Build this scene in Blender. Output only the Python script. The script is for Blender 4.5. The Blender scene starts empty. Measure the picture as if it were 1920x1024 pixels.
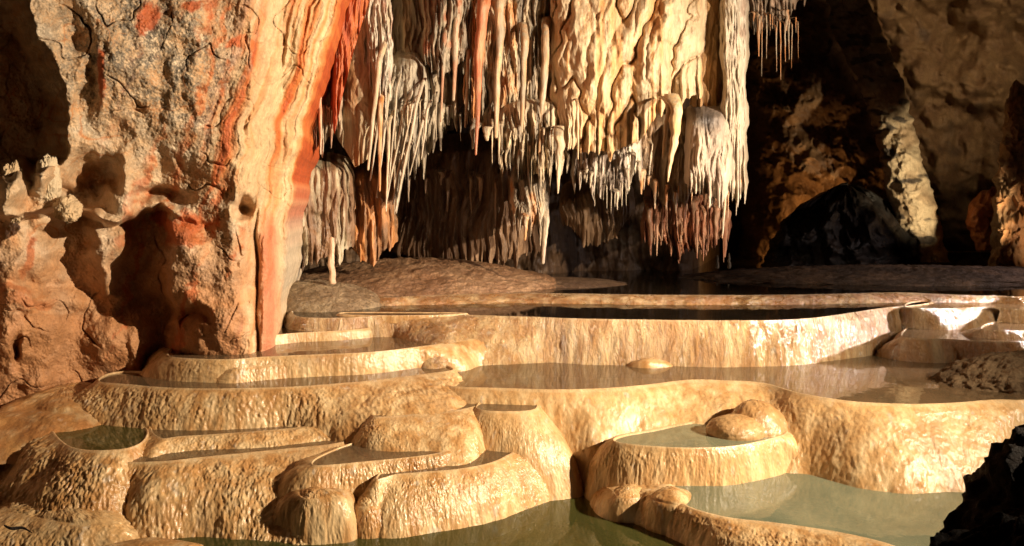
import bpy, math
import numpy as np
from math import radians, pi

# ------------------------------------------------------------------ scene basics
scene = bpy.context.scene
COL = bpy.data.collections.new("cave"); scene.collection.children.link(COL)
F = 1507.0; CZ = 2.4; PITCH = math.atan(132.0 / F)
cp, sp = math.cos(PITCH), math.sin(PITCH)

def PD(px, py, D):
    """point seen at (px,py) whose distance into the cave is D metres"""
    px = np.asarray(px, float); py = np.asarray(py, float)
    a = (px - 960) / F; b = -(py - 512) / F
    dy = b * sp + cp; dz = b * cp - sp
    k = D / dy
    return np.stack(np.broadcast_arrays(a * k, D + 0 * a * dy, CZ + dz * k), -1)

def PZ(px, py, z):
    px = np.asarray(px, float); py = np.asarray(py, float)
    a = (px - 960) / F; b = -(py - 512) / F
    dy = b * sp + cp; dz = b * cp - sp
    k = (z - CZ) / dz
    return np.stack(np.broadcast_arrays(a * k, dy * k, z + 0 * a * k), -1)

# ------------------------------------------------------------------ noise (numpy gradient noise)
_rng = np.random.RandomState(7)
_G = _rng.normal(size=(256, 3)); _G /= np.linalg.norm(_G, axis=1)[:, None]
_PERM = np.concatenate([_rng.permutation(256)] * 3)

def gnoise(p, seed=0):
    sh = p.shape[:-1]; p = p.reshape(-1, 3) + seed * 17.31
    i = np.floor(p).astype(np.int64); f = p - i
    u = f * f * f * (f * (f * 6 - 15) + 10)
    out = 0
    for dx in (0, 1):
        for dy in (0, 1):
            for dz in (0, 1):
                h = _PERM[(_PERM[(_PERM[(i[:, 0] + dx) & 255] + i[:, 1] + dy) & 255] + i[:, 2] + dz) & 255]
                g = _G[h]
                v = g[:, 0] * (f[:, 0] - dx) + g[:, 1] * (f[:, 1] - dy) + g[:, 2] * (f[:, 2] - dz)
                w = (u[:, 0] if dx else 1 - u[:, 0]) * (u[:, 1] if dy else 1 - u[:, 1]) * (u[:, 2] if dz else 1 - u[:, 2])
                out = out + v * w
    return (out * 1.6).reshape(sh)

def fbm(p, o=4, seed=0, gain=0.5):
    a, s, r = 1.0, 0.0, 0.0
    for k in range(o):
        r = r + a * gnoise(p * (2.03 ** k), seed + k); s += a; a *= gain
    return r / s

def ridge(p, o=3, seed=0):
    a, s, r = 1.0, 0.0, 0.0
    for k in range(o):
        r = r + a * (1 - 2 * np.abs(gnoise(p * (2.1 ** k), seed + k))); s += a; a *= 0.5
    return r / s

def sst(a, b, x):
    t = np.clip((x - a) / (b - a), 0, 1); return t * t * (3 - 2 * t)

def mix(a, b, t):
    t = np.asarray(t)[..., None] if np.ndim(t) else t
    return np.asarray(a) * (1 - t) + np.asarray(b) * t

def S(p, x=1, y=1, z=1):
    return p * np.array([x, y, z], float)

# ------------------------------------------------------------------ materials
def rock_material(name, grain=90, gstr=0.35, coarse=14, cstr=0.3, rough=(0.45, 0.8), mott=0.35, spec=0.4, zs=0.5, coat=0.0, bdist=0.02, stain=None):
    m = bpy.data.materials.new(name); m.use_nodes = True
    nt = m.node_tree; N = nt.nodes; L = nt.links
    for n in list(N): N.remove(n)
    out = N.new("ShaderNodeOutputMaterial"); b = N.new("ShaderNodeBsdfPrincipled")
    L.new(b.outputs[0], out.inputs[0])
    at = N.new("ShaderNodeAttribute"); at.attribute_name = "Col"
    geo = N.new("ShaderNodeNewGeometry")
    mp = N.new("ShaderNodeMapping"); mp.inputs["Scale"].default_value = (1, 1, zs)
    L.new(geo.outputs["Position"], mp.inputs["Vector"])
    def noise(sc, det=5, r=0.6, dist=0):
        n = N.new("ShaderNodeTexNoise"); n.inputs["Scale"].default_value = sc
        n.inputs["Detail"].default_value = det; n.inputs["Roughness"].default_value = r
        n.inputs["Distortion"].default_value = dist
        L.new(mp.outputs[0], n.inputs["Vector"]); return n
    n1 = noise(coarse, 8, 0.7, 0.6); n2 = noise(grain, 4, 0.65); n3 = noise(coarse * 0.35, 5, 0.6, 1.0)
    r1 = N.new("ShaderNodeMapRange"); r1.inputs[1].default_value = 0.3; r1.inputs[2].default_value = 0.7
    r1.inputs[3].default_value = 1 - mott; r1.inputs[4].default_value = 1 + mott * 0.55
    L.new(n1.outputs["Fac"], r1.inputs[0])
    r2 = N.new("ShaderNodeMapRange"); r2.inputs[1].default_value = 0.3; r2.inputs[2].default_value = 0.7
    r2.inputs[3].default_value = 1 - mott * 0.6; r2.inputs[4].default_value = 1 + mott * 0.4
    L.new(n2.outputs["Fac"], r2.inputs[0])
    mu = N.new("ShaderNodeMath"); mu.operation = "MULTIPLY"
    L.new(r1.outputs[0], mu.inputs[0]); L.new(r2.outputs[0], mu.inputs[1])
    vm = N.new("ShaderNodeVectorMath"); vm.operation = "SCALE"
    L.new(at.outputs["Color"], vm.inputs[0]); L.new(mu.outputs[0], vm.inputs["Scale"])
    colout = vm.outputs[0]
    if stain:
        rs = N.new("ShaderNodeMapRange"); rs.inputs[1].default_value = 0.56; rs.inputs[2].default_value = 0.72
        rs.inputs[4].default_value = stain[1]
        L.new(n3.outputs["Fac"], rs.inputs[0])
        mx = N.new("ShaderNodeMixRGB"); mx.inputs[2].default_value = (*stain[0], 1)
        L.new(rs.outputs[0], mx.inputs[0]); L.new(colout, mx.inputs[1]); colout = mx.outputs[0]
    L.new(colout, b.inputs["Base Color"])
    rr = N.new("ShaderNodeMapRange"); rr.inputs[1].default_value = 0.35; rr.inputs[2].default_value = 0.65
    rr.inputs[3].default_value = rough[0]; rr.inputs[4].default_value = rough[1]
    L.new(n3.outputs["Fac"], rr.inputs[0]); L.new(rr.outputs[0], b.inputs["Roughness"])
    b.inputs["Specular IOR Level"].default_value = spec
    b.inputs["Coat Weight"].default_value = coat; b.inputs["Coat Roughness"].default_value = 0.16
    b1 = N.new("ShaderNodeBump"); b1.inputs["Strength"].default_value = cstr; b1.inputs["Distance"].default_value = bdist * 2.5
    L.new(n1.outputs["Fac"], b1.inputs["Height"])
    b2 = N.new("ShaderNodeBump"); b2.inputs["Strength"].default_value = gstr; b2.inputs["Distance"].default_value = bdist
    L.new(n2.outputs["Fac"], b2.inputs["Height"]); L.new(b1.outputs[0], b2.inputs["Normal"])
    L.new(b2.outputs[0], b.inputs["Normal"])
    if coat: L.new(b2.outputs[0], b.inputs["Coat Normal"])
    return m

def water_material(name, murk, murk_f, tint, bump=0.03, rough=0.03):
    m = bpy.data.materials.new(name); m.use_nodes = True
    nt = m.node_tree; N = nt.nodes; L = nt.links
    for n in list(N): N.remove(n)
    out = N.new("ShaderNodeOutputMaterial")
    tr = N.new("ShaderNodeBsdfTransparent"); tr.inputs[0].default_value = (*tint, 1)
    df = N.new("ShaderNodeBsdfDiffuse")
    gl = N.new("ShaderNodeBsdfGlossy"); gl.inputs["Roughness"].default_value = rough; gl.inputs[0].default_value = (1, 1, 1, 1)
    geo = N.new("ShaderNodeNewGeometry")
    mp = N.new("ShaderNodeMapping"); mp.inputs["Scale"].default_value = (1.6, 0.8, 1)
    L.new(geo.outputs["Position"], mp.inputs["Vector"])
    nz = N.new("ShaderNodeTexNoise"); nz.inputs["Scale"].default_value = 1.7; nz.inputs["Detail"].default_value = 3
    L.new(mp.outputs[0], nz.inputs["Vector"])
    cr = N.new("ShaderNodeValToRGB")
    cr.color_ramp.elements[0].position = 0.35; cr.color_ramp.elements[0].color = (murk[0] * .65, murk[1] * .72, murk[2] * .75, 1)
    cr.color_ramp.elements[1].position = 0.65; cr.color_ramp.elements[1].color = (*murk, 1)
    L.new(nz.outputs["Fac"], cr.inputs[0]); L.new(cr.outputs[0], df.inputs[0])
    m1 = N.new("ShaderNodeMixShader"); m1.inputs[0].default_value = murk_f
    L.new(tr.outputs[0], m1.inputs[1]); L.new(df.outputs[0], m1.inputs[2])
    n2 = N.new("ShaderNodeTexNoise"); n2.inputs["Scale"].default_value = 5; n2.inputs["Detail"].default_value = 2
    L.new(geo.outputs["Position"], n2.inputs["Vector"])
    bp = N.new("ShaderNodeBump"); bp.inputs["Strength"].default_value = bump; bp.inputs["Distance"].default_value = 0.05
    L.new(n2.outputs["Fac"], bp.inputs["Height"]); L.new(bp.outputs[0], gl.inputs["Normal"])
    fr = N.new("ShaderNodeFresnel"); fr.inputs[0].default_value = 1.33; L.new(bp.outputs[0], fr.inputs["Normal"])
    m2 = N.new("ShaderNodeMixShader")
    L.new(fr.outputs[0], m2.inputs[0]); L.new(m1.outputs[0], m2.inputs[1]); L.new(gl.outputs[0], m2.inputs[2])
    L.new(m2.outputs[0], out.inputs[0])
    return m

M = {}
M["wall"] = rock_material("wall_rock", grain=55, gstr=0.5, coarse=9, cstr=0.45, rough=(0.45, 0.8), mott=0.3, zs=0.7, bdist=0.02)
M["terrace"] = rock_material("terrace_calcite", grain=60, gstr=0.3, coarse=14, cstr=0.22, rough=(0.22, 0.5), mott=0.28, spec=0.5, zs=0.2, coat=0.25, bdist=0.014)
M["wet"] = rock_material("wet_calcite", grain=55, gstr=0.45, coarse=12, cstr=1.0, rough=(0.2, 0.42), mott=0.22, spec=0.6, zs=0.25, coat=1.0, bdist=0.028)
M["drape"] = rock_material("dripstone", grain=45, gstr=0.4, coarse=11, cstr=0.5, rough=(0.35, 0.7), mott=0.4, spec=0.5, zs=0.18, bdist=0.02)
M["mud"] = rock_material("mud_bank", grain=34, gstr=1.0, coarse=12, cstr=0.8, rough=(0.4, 0.7), mott=0.4, spec=0.4, zs=1, bdist=0.03)
M["dark"] = rock_material("dark_rock", grain=40, gstr=0.8, coarse=9, cstr=0.7, rough=(0.45, 0.8), mott=0.4, spec=0.12, zs=1, bdist=0.03)
M["wgreen"] = water_material("green_water", (0.13, 0.125, 0.035), 0.5, (0.62, 0.6, 0.3))
M["wmilk"] = water_material("milky_water", (0.42, 0.43, 0.27), 0.48, (0.78, 0.8, 0.6))
M["wtan"] = water_material("tan_water", (0.32, 0.20, 0.105), 0.5, (0.66, 0.54, 0.38))
M["wdark"] = water_material("dark_water", (0.03, 0.02, 0.012), 0.6, (0.4, 0.32, 0.24))

# ------------------------------------------------------------------ mesh helpers
def tag(o, label=None, cat=None, group=None, kind=None):
    if label: o["label"] = label
    if cat: o["category"] = cat
    if group: o["group"] = group
    if kind: o["kind"] = kind
    return o

def link_mesh(name, V, faces, col, mat, base=None, parent=None, smooth=True):
    """V (n,3), faces = list of (k,m) int arrays, all faces of one array have the same size"""
    V = np.asarray(V, float).reshape(-1, 3)
    if base is None: base = np.array([V[:, 0].mean(), V[:, 1].mean(), V[:, 2].min()])
    base = np.asarray(base, float)
    me = bpy.data.meshes.new(name)
    me.vertices.add(len(V)); me.vertices.foreach_set("co", (V - base).astype(np.float32).ravel())
    loops = np.concatenate([f.ravel() for f in faces]); sizes = np.concatenate([np.full(len(f), f.shape[1]) for f in faces])
    me.loops.add(len(loops)); me.loops.foreach_set("vertex_index", loops.astype(np.int32))
    me.polygons.add(len(sizes))
    me.polygons.foreach_set("loop_start", np.concatenate([[0], np.cumsum(sizes)[:-1]]).astype(np.int32))
    me.polygons.foreach_set("loop_total", sizes.astype(np.int32))
    me.polygons.foreach_set("use_smooth", np.full(len(sizes), smooth))
    if col is not None:
        c = np.ones((len(V), 4), np.float32); c[:, :3] = np.clip(np.broadcast_to(col, V.shape) if np.ndim(col) == 1 else np.asarray(col).reshape(-1, 3), 0.003, 0.9)
        at = me.color_attributes.new("Col", "FLOAT_COLOR", "POINT"); at.data.foreach_set("color", c.ravel())
    me.update(calc_edges=True); me.validate()
    me.materials.append(mat)
    o = bpy.data.objects.new(name, me); COL.objects.link(o); o.location = base
    if parent: o.parent = parent; o.location = base - np.array(parent.location)
    return o

def grid_faces(nu, nv, closed_u=False, flip=False, start=0):
    iu = np.arange(nu if closed_u else nu - 1); iv = np.arange(nv - 1)
    a, b = np.meshgrid(iu, iv, indexing="ij"); a2 = (a + 1) % nu
    f = np.stack([a * nv + b, a2 * nv + b, a2 * nv + b + 1, a * nv + b + 1], -1).reshape(-1, 4) + start
    return f[:, ::-1] if flip else f

def grid_normals(P, closed_u=False):
    if closed_u:
        du = np.roll(P, -1, 0) - np.roll(P, 1, 0)
    else:
        du = np.gradient(P, axis=0)
    dv = np.gradient(P, axis=1)
    n = np.cross(du, dv); return n / (np.linalg.norm(n, axis=-1, keepdims=True) + 1e-9)

def smooth_loop(pts, per=24):
    """closed Catmull-Rom through rows of pts"""
    P = np.asarray(pts, float); n = len(P); t = np.linspace(0, 1, per, endpoint=False)[:, None]; out = []
    for i in range(n):
        p0, p1, p2, p3 = P[i - 1], P[i], P[(i + 1) % n], P[(i + 2) % n]
        out.append(0.5 * ((2 * p1) + (-p0 + p2) * t + (2 * p0 - 5 * p1 + 4 * p2 - p3) * t ** 2 + (-p0 + 3 * p1 - 3 * p2 + p3) * t ** 3))
    return np.concatenate(out)

def resample(Q, n, cols=2):
    d = np.linalg.norm(np.roll(Q, -1, 0)[:, :cols] - Q[:, :cols], axis=1)
    s = np.concatenate([[0], np.cumsum(d)]); Qc = np.concatenate([Q, Q[:1]])
    t = np.linspace(0, s[-1], n, endpoint=False)
    return np.stack([np.interp(t, s, Qc[:, k]) for k in range(Q.shape[1])], 1)

# ------------------------------------------------------------------ rimstone basins
TAN = np.array([0.57, 0.345, 0.15]); PALE = np.array([0.70, 0.50, 0.27]); OCH = np.array([0.40, 0.185, 0.055]); BRN = np.array([0.25, 0.12, 0.045])

def basin(name, label, zr, zf, pts, cat="rimstone pool", water=None, wlabel=None, N=520, T=56, k=0.5, flute=0.02, rough=0.012,
          rf=16, depth=0.15, inner=1.0, tone=0.0, mat="terrace", rim=0.012, dome=None, off=0.2, ends=1.2, seed=0, group=None, rust=0.0, slope=0.22):
    rows = []
    for p in pts:
        w = PZ(p[0], p[1], zr)
        if len(p) >= 4:
            fz = p[4] if len(p) > 4 else zf
            f = PZ(p[2], p[3], fz); rows.append([w[0], w[1], f[0], f[1], fz, 1])
        else:
            rows.append([w[0], w[1], 0, 0, zf, 0])
    R = np.array(rows)
    area = 0.5 * np.sum(R[:, 0] * np.roll(R[:, 1], -1) - np.roll(R[:, 0], -1) * R[:, 1])
    if area < 0: R = R[::-1].copy()
    tang = np.roll(R[:, :2], -1, 0) - np.roll(R[:, :2], 1, 0); tang /= np.linalg.norm(tang, axis=1)[:, None]
    nrm = np.stack([tang[:, 1], -tang[:, 0]], 1)
    for i in range(len(R)):
        if R[i, 5] == 0: R[i, 2:4] = R[i, :2] + nrm[i] * off
    L = resample(smooth_loop(R), N, 4)
    x, y, fx, fy, fz = L[:, 0], L[:, 1], L[:, 2], L[:, 3], L[:, 4]
    tg = np.roll(L[:, :2], -1, 0) - np.roll(L[:, :2], 1, 0)
    for _ in range(12): tg = (tg + np.roll(tg, 1, 0) + np.roll(tg, -1, 0)) / 3
    tg /= np.linalg.norm(tg, axis=1)[:, None] + 1e-9
    n2 = np.stack([tg[:, 1], -tg[:, 0]], 1)
    out_ = (fx - x) * n2[:, 0] + (fy - y) * n2[:, 1]; need = np.maximum(0, slope * (zr - fz) - out_)
    for _ in range(20): need = (need + np.roll(need, 1) + np.roll(need, -1)) / 3
    fx = fx + n2[:, 0] * need; fy = fy + n2[:, 1] * need
    t = np.linspace(0, ends, T)
    tc = np.clip(t, 0, 1)
    g = (1 - k) * t + k * (np.sin(pi / 2 * tc) + 0.1 * (t - tc)); h = (1 - k) * t + k * (1 - np.cos(pi / 2 * tc)) + k * 1.2 * (t - tc)
    Px = x[:, None] + (fx - x)[:, None] * g; Py = y[:, None] + (fy - y)[:, None] * g
    Pz = zr + rim + (fz - zr - rim)[:, None] * h
    skirt = np.stack([Px, Py, Pz], -1)
    if dome is None:
        ins = [(-0.20, -depth), (-0.14, -depth * .85), (-0.09, -depth * .55), (-0.055, -depth * .25), (-0.03, -0.012), (-0.012, rim * .8)]
        inn = np.stack([np.stack([x + n2[:, 0] * o * inner, y + n2[:, 1] * o * inner, np.full(N, zr + dz)], -1) for o, dz in ins], 1)
    else:
        cx, cy = x.mean(), y.mean(); a = np.linspace(0, 1, 26)[:-1]
        inn = np.stack([np.stack([cx + (x - cx) * s, cy + (y - cy) * s, np.full(N, zr + rim) + dome * np.cos(s * pi / 2) ** 0.8], -1) for s in a], 1)
    P = np.concatenate([inn, skirt], 1); ni = inn.shape[1]
    tt = np.concatenate([np.zeros(ni) if dome is None else np.full(ni, 0.5), t])
    nor = grid_normals(P, True)
    if nor[:, -5, :2].ravel() @ n2.ravel() < 0: nor = -nor
    env = 0.10 + 0.90 * sst(0, 0.25, tt)[None, :]
    if dome is None: env[:, :ni - 1] = 0.0
    big = fbm(S(P, 2.2, 2.2, 0.9), 3, seed)
    fl = ridge(S(P, 7, 7, 1.6) + 0.35 * big[..., None], 3, seed + 3)
    fl2 = ridge(S(P, 20, 20, 3.0) + 0.5 * big[..., None], 2, seed + 5)
    zz = 0.35 if rough > .02 else 0.16; rough = rough * (.42 if rough > .02 else .6); rf = rf * 1.2
    rg = fbm(S(P, rf * 1.3, rf * 1.3, rf * zz), 4, seed + 9, 0.6)
    rg2 = fbm(S(P, rf * 3.2, rf * 3.2, rf * 1.1), 2, seed + 12, 0.6)
    lump = fbm(S(P, 1.3, 1.3, 1.1), 2, seed + 20)
    wav = fbm(S(P, 2.4, 2.4, .8), 3, seed + 50)
    d = env * (0.05 * lump * min(1, (zr - zf) * 1.5) + flute * 0.2 * fl + flute * 0.28 * fl2 + flute * 1.5 * wav + rough * (0.55 + 1.1 * sst(-.35, .35, fbm(S(P, 2.2, 2.2, 2.2), 2, seed + 60))) * (.7 * rg + 0.75 * rg2))
    P = P + nor * d[..., None]
    # colour: pale calcite, ochre streaks running down, grey-white crust
    st = fbm(S(P, 9, 9, 1.2), 4, seed + 31); sp_ = fbm(S(P, 3, 3, 2), 3, seed + 37)
    col = mix(TAN, PALE, sst(-0.2, 0.5, st)); col = mix(col, OCH, 0.7 * sst(0.0, 0.55, -st + 0.3 * sp_ + tone))
    col = mix(col, [0.62, 0.55, 0.45], 0.55 * sst(0.3, 0.6, fbm(S(P, 14, 14, 5), 3, seed + 41)))
    col = mix(col, [.33, .155, .05], .55 * sst(.05, .45, fbm(S(P, 1.6, 1.6, .9), 4, seed + 44) + .25 * st))
    if rust: col = mix(col, [0.36, 0.13, 0.04], rust * sst(-0.3, 0.4, sp_))
    base = [x.mean(), y.mean(), zf]
    if dome is None:
        # a pool is an Empty with its outer wall, its raised rim and the bowl inside
        o = bpy.data.objects.new(name, None); COL.objects.link(o); o.location = base; o.empty_display_size = .1
        a_, b_ = ni - 2, ni + 4
        col[:, a_:b_] = mix(col[:, a_:b_], [.66, .50, .30], .35)
        link_mesh("outer_wall", P[:, b_ - 1:], [grid_faces(N, P.shape[1] - b_ + 1, True)], col[:, b_ - 1:].reshape(-1, 3), M[mat], base, o)
        link_mesh("rim", P[:, a_:b_], [grid_faces(N, b_ - a_, True)], col[:, a_:b_].reshape(-1, 3), M[mat], base, o)
        link_mesh("bowl", P[:, :a_ + 1], [grid_faces(N, a_ + 1, True), (np.arange(N)[::-1] * (a_ + 1))[None, :]], col[:, :a_ + 1].reshape(-1, 3), M[mat], base, o)
    else:
        o = link_mesh(name, P.reshape(-1, 3), [grid_faces(N, P.shape[1], True)], col.reshape(-1, 3), M[mat], base)
    tag(o, label, cat, group)
    if water:
        Wv = np.stack([x - 0 * n2[:, 0], y, np.full(N, zr - 0.004)], 1)
        w = link_mesh("pool_water", Wv, [np.arange(N)[None, :]], None, M[water], [x.mean(), y.mean(), zr], smooth=False)
        tag(w, wlabel, kind="structure")
    return o

# lowest pool and the rock floor beneath everything
w = link_mesh("pool_water", np.array([[-6, 1.0, 0], [6, 1.0, 0], [6, 8, 0], [-6, 8, 0]], float), [np.array([[0, 1, 2, 3]])], None, M["wgreen"], [0, 5, 0], smooth=False)
tag(w, "green water of the lowest pool in the foreground", kind="structure")
gx, gy = np.meshgrid(np.linspace(-14, 16, 260), np.linspace(-4, 24, 260), indexing="ij")
gp = np.stack([gx, gy, 0 * gx], -1)
gz = -0.35 + 0.25 * fbm(gp * 0.9, 4, 50) + 0.05 * fbm(gp * 5, 3, 51)
gz += 1.35 * sst(9.0, 11.5, gy) * (1 - 0)
gp[..., 2] = np.where(gy > 9, np.minimum(gz, 1.05), gz)
f = link_mesh("cave_floor", gp.reshape(-1, 3), [grid_faces(260, 260)], mix([0.3, 0.18, 0.08], [0.2, 0.15, 0.07], sst(-.3, .3, fbm(gp * 2, 3, 52))).reshape(-1, 3), M["mud"], [0, 5, 0])
tag(f, "brown silty cave floor under the pools", kind="structure")

# --- front group
basin("rimstone_pool", "broad pale hump at front centre with a long narrow pond on its flat top", 0.37, -0.02,
      [(706, 899, 662, 990), (745, 890, 712, 1012), (795, 886, 800, 1006), (860, 880, 900, 990), (915, 870, 975, 968), (948, 856, 1040, 940),
       (956, 846, 1090, 925), (900, 835), (800, 845), (730, 874)], water="wtan", wlabel="murky water in the front hump's narrow pond",
      rim=.005, N=900, T=90, k=0.55, flute=0.018, rough=0.012, rf=22, inner=0.35, depth=.06, seed=1, off=.12)
basin("rimstone_dome", "rounded ochre dome at the water's edge, left foot of the front hump", 0.30, -0.02,
      [(560, 930, 498, 1005), (575, 938, 560, 1018), (610, 936, 630, 1016), (640, 932, 672, 1004), (630, 920, 690, 960), (590, 915), (565, 922, 515, 960)],
      cat="calcite dome", dome=0.04, N=420, T=60, k=0.75, flute=0.02, rough=0.014, rf=20, tone=0.35, seed=2)
basin("rimstone_dome", "small low ochre mound squeezed between the round dome and the front hump", 0.20, -0.02,
      [(672, 945, 655, 1000), (684, 952, 670, 1014), (700, 950, 705, 1014), (705, 938, 740, 1000), (690, 932)],
      cat="calcite dome", dome=0.05, N=260, T=40, k=0.7, flute=0.012, rough=0.012, rf=22, tone=0.3, seed=3)
basin("rimstone_pool", "second front hump behind the broad one, brown pond on top and dark left shoulder", 0.455, -0.02,
      [(585, 872, 525, 950), (615, 873, 590, 960), (690, 866, 690, 930), (770, 858, 780, 910, .2), (825, 850, 860, 880, .3), (850, 838, 900, 860, .3), (830, 825), (760, 822), (670, 830), (600, 856, 540, 900, .2)],
      water="wtan", wlabel="brown water on the second hump", rim=.005, N=700, T=70, k=0.6, flute=0.02, rough=0.013, rf=20, inner=0.3, depth=.06, tone=0.15, seed=4, off=.1)
basin("rimstone_pool", "blocky hump left of centre with a thin dark pond and a steep rounded left side", 0.65, 0.40,
      [(700, 780, 668, 850), (730, 781, 730, 862), (800, 775, 800, 862), (860, 769, 880, 858), (900, 758), (895, 744), (820, 742), (740, 745), (700, 762, 660, 830)],
      water="wtan", wlabel="thin dark pond left of centre", rim=.005, N=620, T=70, k=0.5, flute=0.014, rough=0.010, rf=22, inner=0.25, depth=.05, tone=0.1, seed=5, off=.1)
basin("rimstone_pool", "tall smooth cream hump at centre sloping right to the green pool", 0.655, -0.02,
      [(893, 764), (912, 771, 905, 925, .02), (960, 772, 980, 935, .02), (992, 770, 1060, 942), (1006, 764, 1098, 928), (1000, 750), (960, 745), (910, 750)],
      water="wtan", wlabel="sliver of dark water on the central hump", rim=.005, N=620, T=90, k=0.5, flute=0.011, rough=0.007, rf=22, inner=0.2, depth=.04, tone=-0.2, seed=6, off=.3)
# --- left flank, bottom up
basin("rimstone_pool", "lowest left ledge with a thin pond line and streaked face down to the water", 0.45, -0.02,
      [(225, 866, 205, 960), (310, 866, 245, 1015), (380, 858, 360, 1012), (450, 851, 440, 1016), (540, 842, 520, 1020), (610, 835, 620, 1015), (655, 826, 690, 930), (650, 815), (560, 818), (420, 828), (300, 835), (235, 845)],
      water="wtan", wlabel="thin pond on the lower left ledge", rim=.005, N=900, T=90, k=0.45, flute=0.035, rough=0.028, rf=14, inner=0.4, depth=.06, tone=0.1, seed=7)
basin("rimstone_pool", "short middle ledge at left above the streaked face, dark pond line along its lip", 0.53, 0.40,
      [(300, 822, 270, 870), (340, 819, 320, 862), (420, 814, 410, 856), (500, 808, 500, 850), (570, 801, 590, 840), (610, 794, 660, 830), (590, 780), (480, 780), (340, 785), (285, 800)],
      water="wtan", wlabel="dark pond on the middle left ledge", rim=.005, N=760, T=56, k=0.5, flute=0.025, rough=0.024, rf=16, inner=0.4, depth=.06, tone=0.0, seed=8)
basin("rimstone_pool", "shadowed pond in the left corner ringed by a low rough rim", 0.53, -0.05,
      [(100, 812, -60, 960), (130, 838, 20, 1020), (180, 846, 120, 1040), (235, 842, 230, 1020), (268, 828, 290, 960), (275, 805), (240, 790), (160, 788), (105, 792, -40, 900)],
      water="wgreen", wlabel="dark green water of the left corner pond", rim=.005, N=900, T=110, k=0.35, flute=0.04, rough=0.035, rf=12, inner=0.5, depth=.1, tone=0.2, seed=9)
basin("rimstone_dome", "rough crumbly calcite mound in the bottom left corner", 0.16, -0.05,
      [(20, 960, -80, 1040), (80, 975, 30, 1060), (160, 985, 140, 1060), (215, 975, 260, 1040), (200, 950), (120, 930), (40, 935)],
      cat="calcite dome", dome=0.06, N=460, T=50, k=0.5, flute=0.03, rough=0.03, rf=16, tone=-0.1, seed=10)
basin("rimstone_dome", "low brown wet apron at the bottom edge below the left ledges", 0.05, -0.1,
      [(190, 1030, 150, 1060), (280, 1012, 300, 1045), (360, 1022, 400, 1040), (300, 1040), (200, 1045)],
      cat="calcite dome", dome=0.03, N=260, T=30, k=0.5, flute=0.01, rough=0.01, rf=20, tone=0.4, seed=11)
# T2 long terrace
basin("rimstone_pool", "long upper left terrace with a narrow pond and tall pitted face", 0.82, 0.45,
      [(185, 716, 100, 800), (250, 724, 190, 815), (330, 730, 300, 824), (430, 731, 420, 824), (540, 728, 540, 818), (640, 721, 650, 830), (730, 712, 745, 840), (800, 703, 880, 830), (850, 694), (800, 680), (700, 690), (500, 700), (300, 698), (215, 700)],
      water="wtan", wlabel="narrow pond along the upper left terrace", N=1000, T=80, k=0.45, flute=0.03, rough=0.024, rf=16, inner=0.5, depth=.08, seed=12, tone=0.05)
basin("rimstone_dome", "brown shaded bench against the foot of the left cave wall", 0.62, 0.4,
      [(60, 770, -60, 860), (120, 775, 80, 850), (190, 765, 200, 830), (240, 740), (180, 720), (80, 735), (0, 770, -120, 880)],
      cat="calcite bench", dome=0.1, N=360, T=40, k=0.4, flute=0.02, rough=0.015, rf=16, tone=0.5, seed=13, rust=.5)
basin("rimstone_pool", "lower of two stepped ledges beside the left wall, rounded dark left end", 0.93, 0.74,
      [(440, 692, 412, 716), (480, 689, 470, 724), (560, 683, 560, 722), (640, 678, 650, 716), (710, 672, 740, 706), (740, 666, 770, 700), (750, 652), (640, 654), (520, 668), (455, 676)],
      water="wtan", wlabel="thin pond on the lower stepped ledge", N=700, T=44, k=0.6, flute=0.015, rough=0.012, rf=20, inner=0.4, depth=.05, seed=14)
basin("rimstone_pool", "upper stepped ledge beside the left wall with a dark rounded end and long reflecting pond", 1.0, 0.74,
      [(315, 668, 266, 702), (350, 674, 330, 712), (430, 676, 420, 712), (500, 671, 500, 712), (600, 667, 600, 700), (700, 662, 720, 700), (800, 650, 860, 700), (870, 639, 900, 690), (935, 629), (900, 616), (700, 622), (520, 634), (400, 640), (330, 652, 290, 670)],
      water="wtan", wlabel="reflecting pond of the upper stepped ledge", N=900, T=50, k=0.6, flute=0.015, rough=0.012, rf=20, inner=0.5, depth=.06, seed=15)
basin("rimstone_pool", "small highest ledge at the red column's foot", 1.08, 0.95,
      [(490, 630, 480, 650), (560, 626, 560, 646), (640, 622, 645, 642), (700, 616, 720, 636), (715, 606), (640, 598), (540, 598), (490, 608)],
      water="wdark", wlabel="dark pond at the red column's foot", N=520, T=36, k=0.5, flute=0.01, rough=0.008, rf=20, inner=0.5, depth=.06, seed=16)
tw = np.linspace(0, 1, 30); tp = PZ(8 + 52 * tw, 985 + 12 * tw + 3 * np.sin(tw * 7), .27 - .03 * tw); th = np.linspace(0, 2 * pi, 8, endpoint=False)
tr_ = .012 * (1 - .6 * np.abs(2 * tw - .8))
TP = np.stack([tp[None, :, 0] + 0 * th[:, None], tp[None, :, 1] + np.cos(th)[:, None] * tr_, tp[None, :, 2] + np.sin(th)[:, None] * tr_], -1)
tag(link_mesh("twig", TP.reshape(-1, 3), [grid_faces(8, 30, True)], [.03, .02, .015], M["dark"]), "small black twig lying on the pale mound at the bottom left", "twig")
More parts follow.
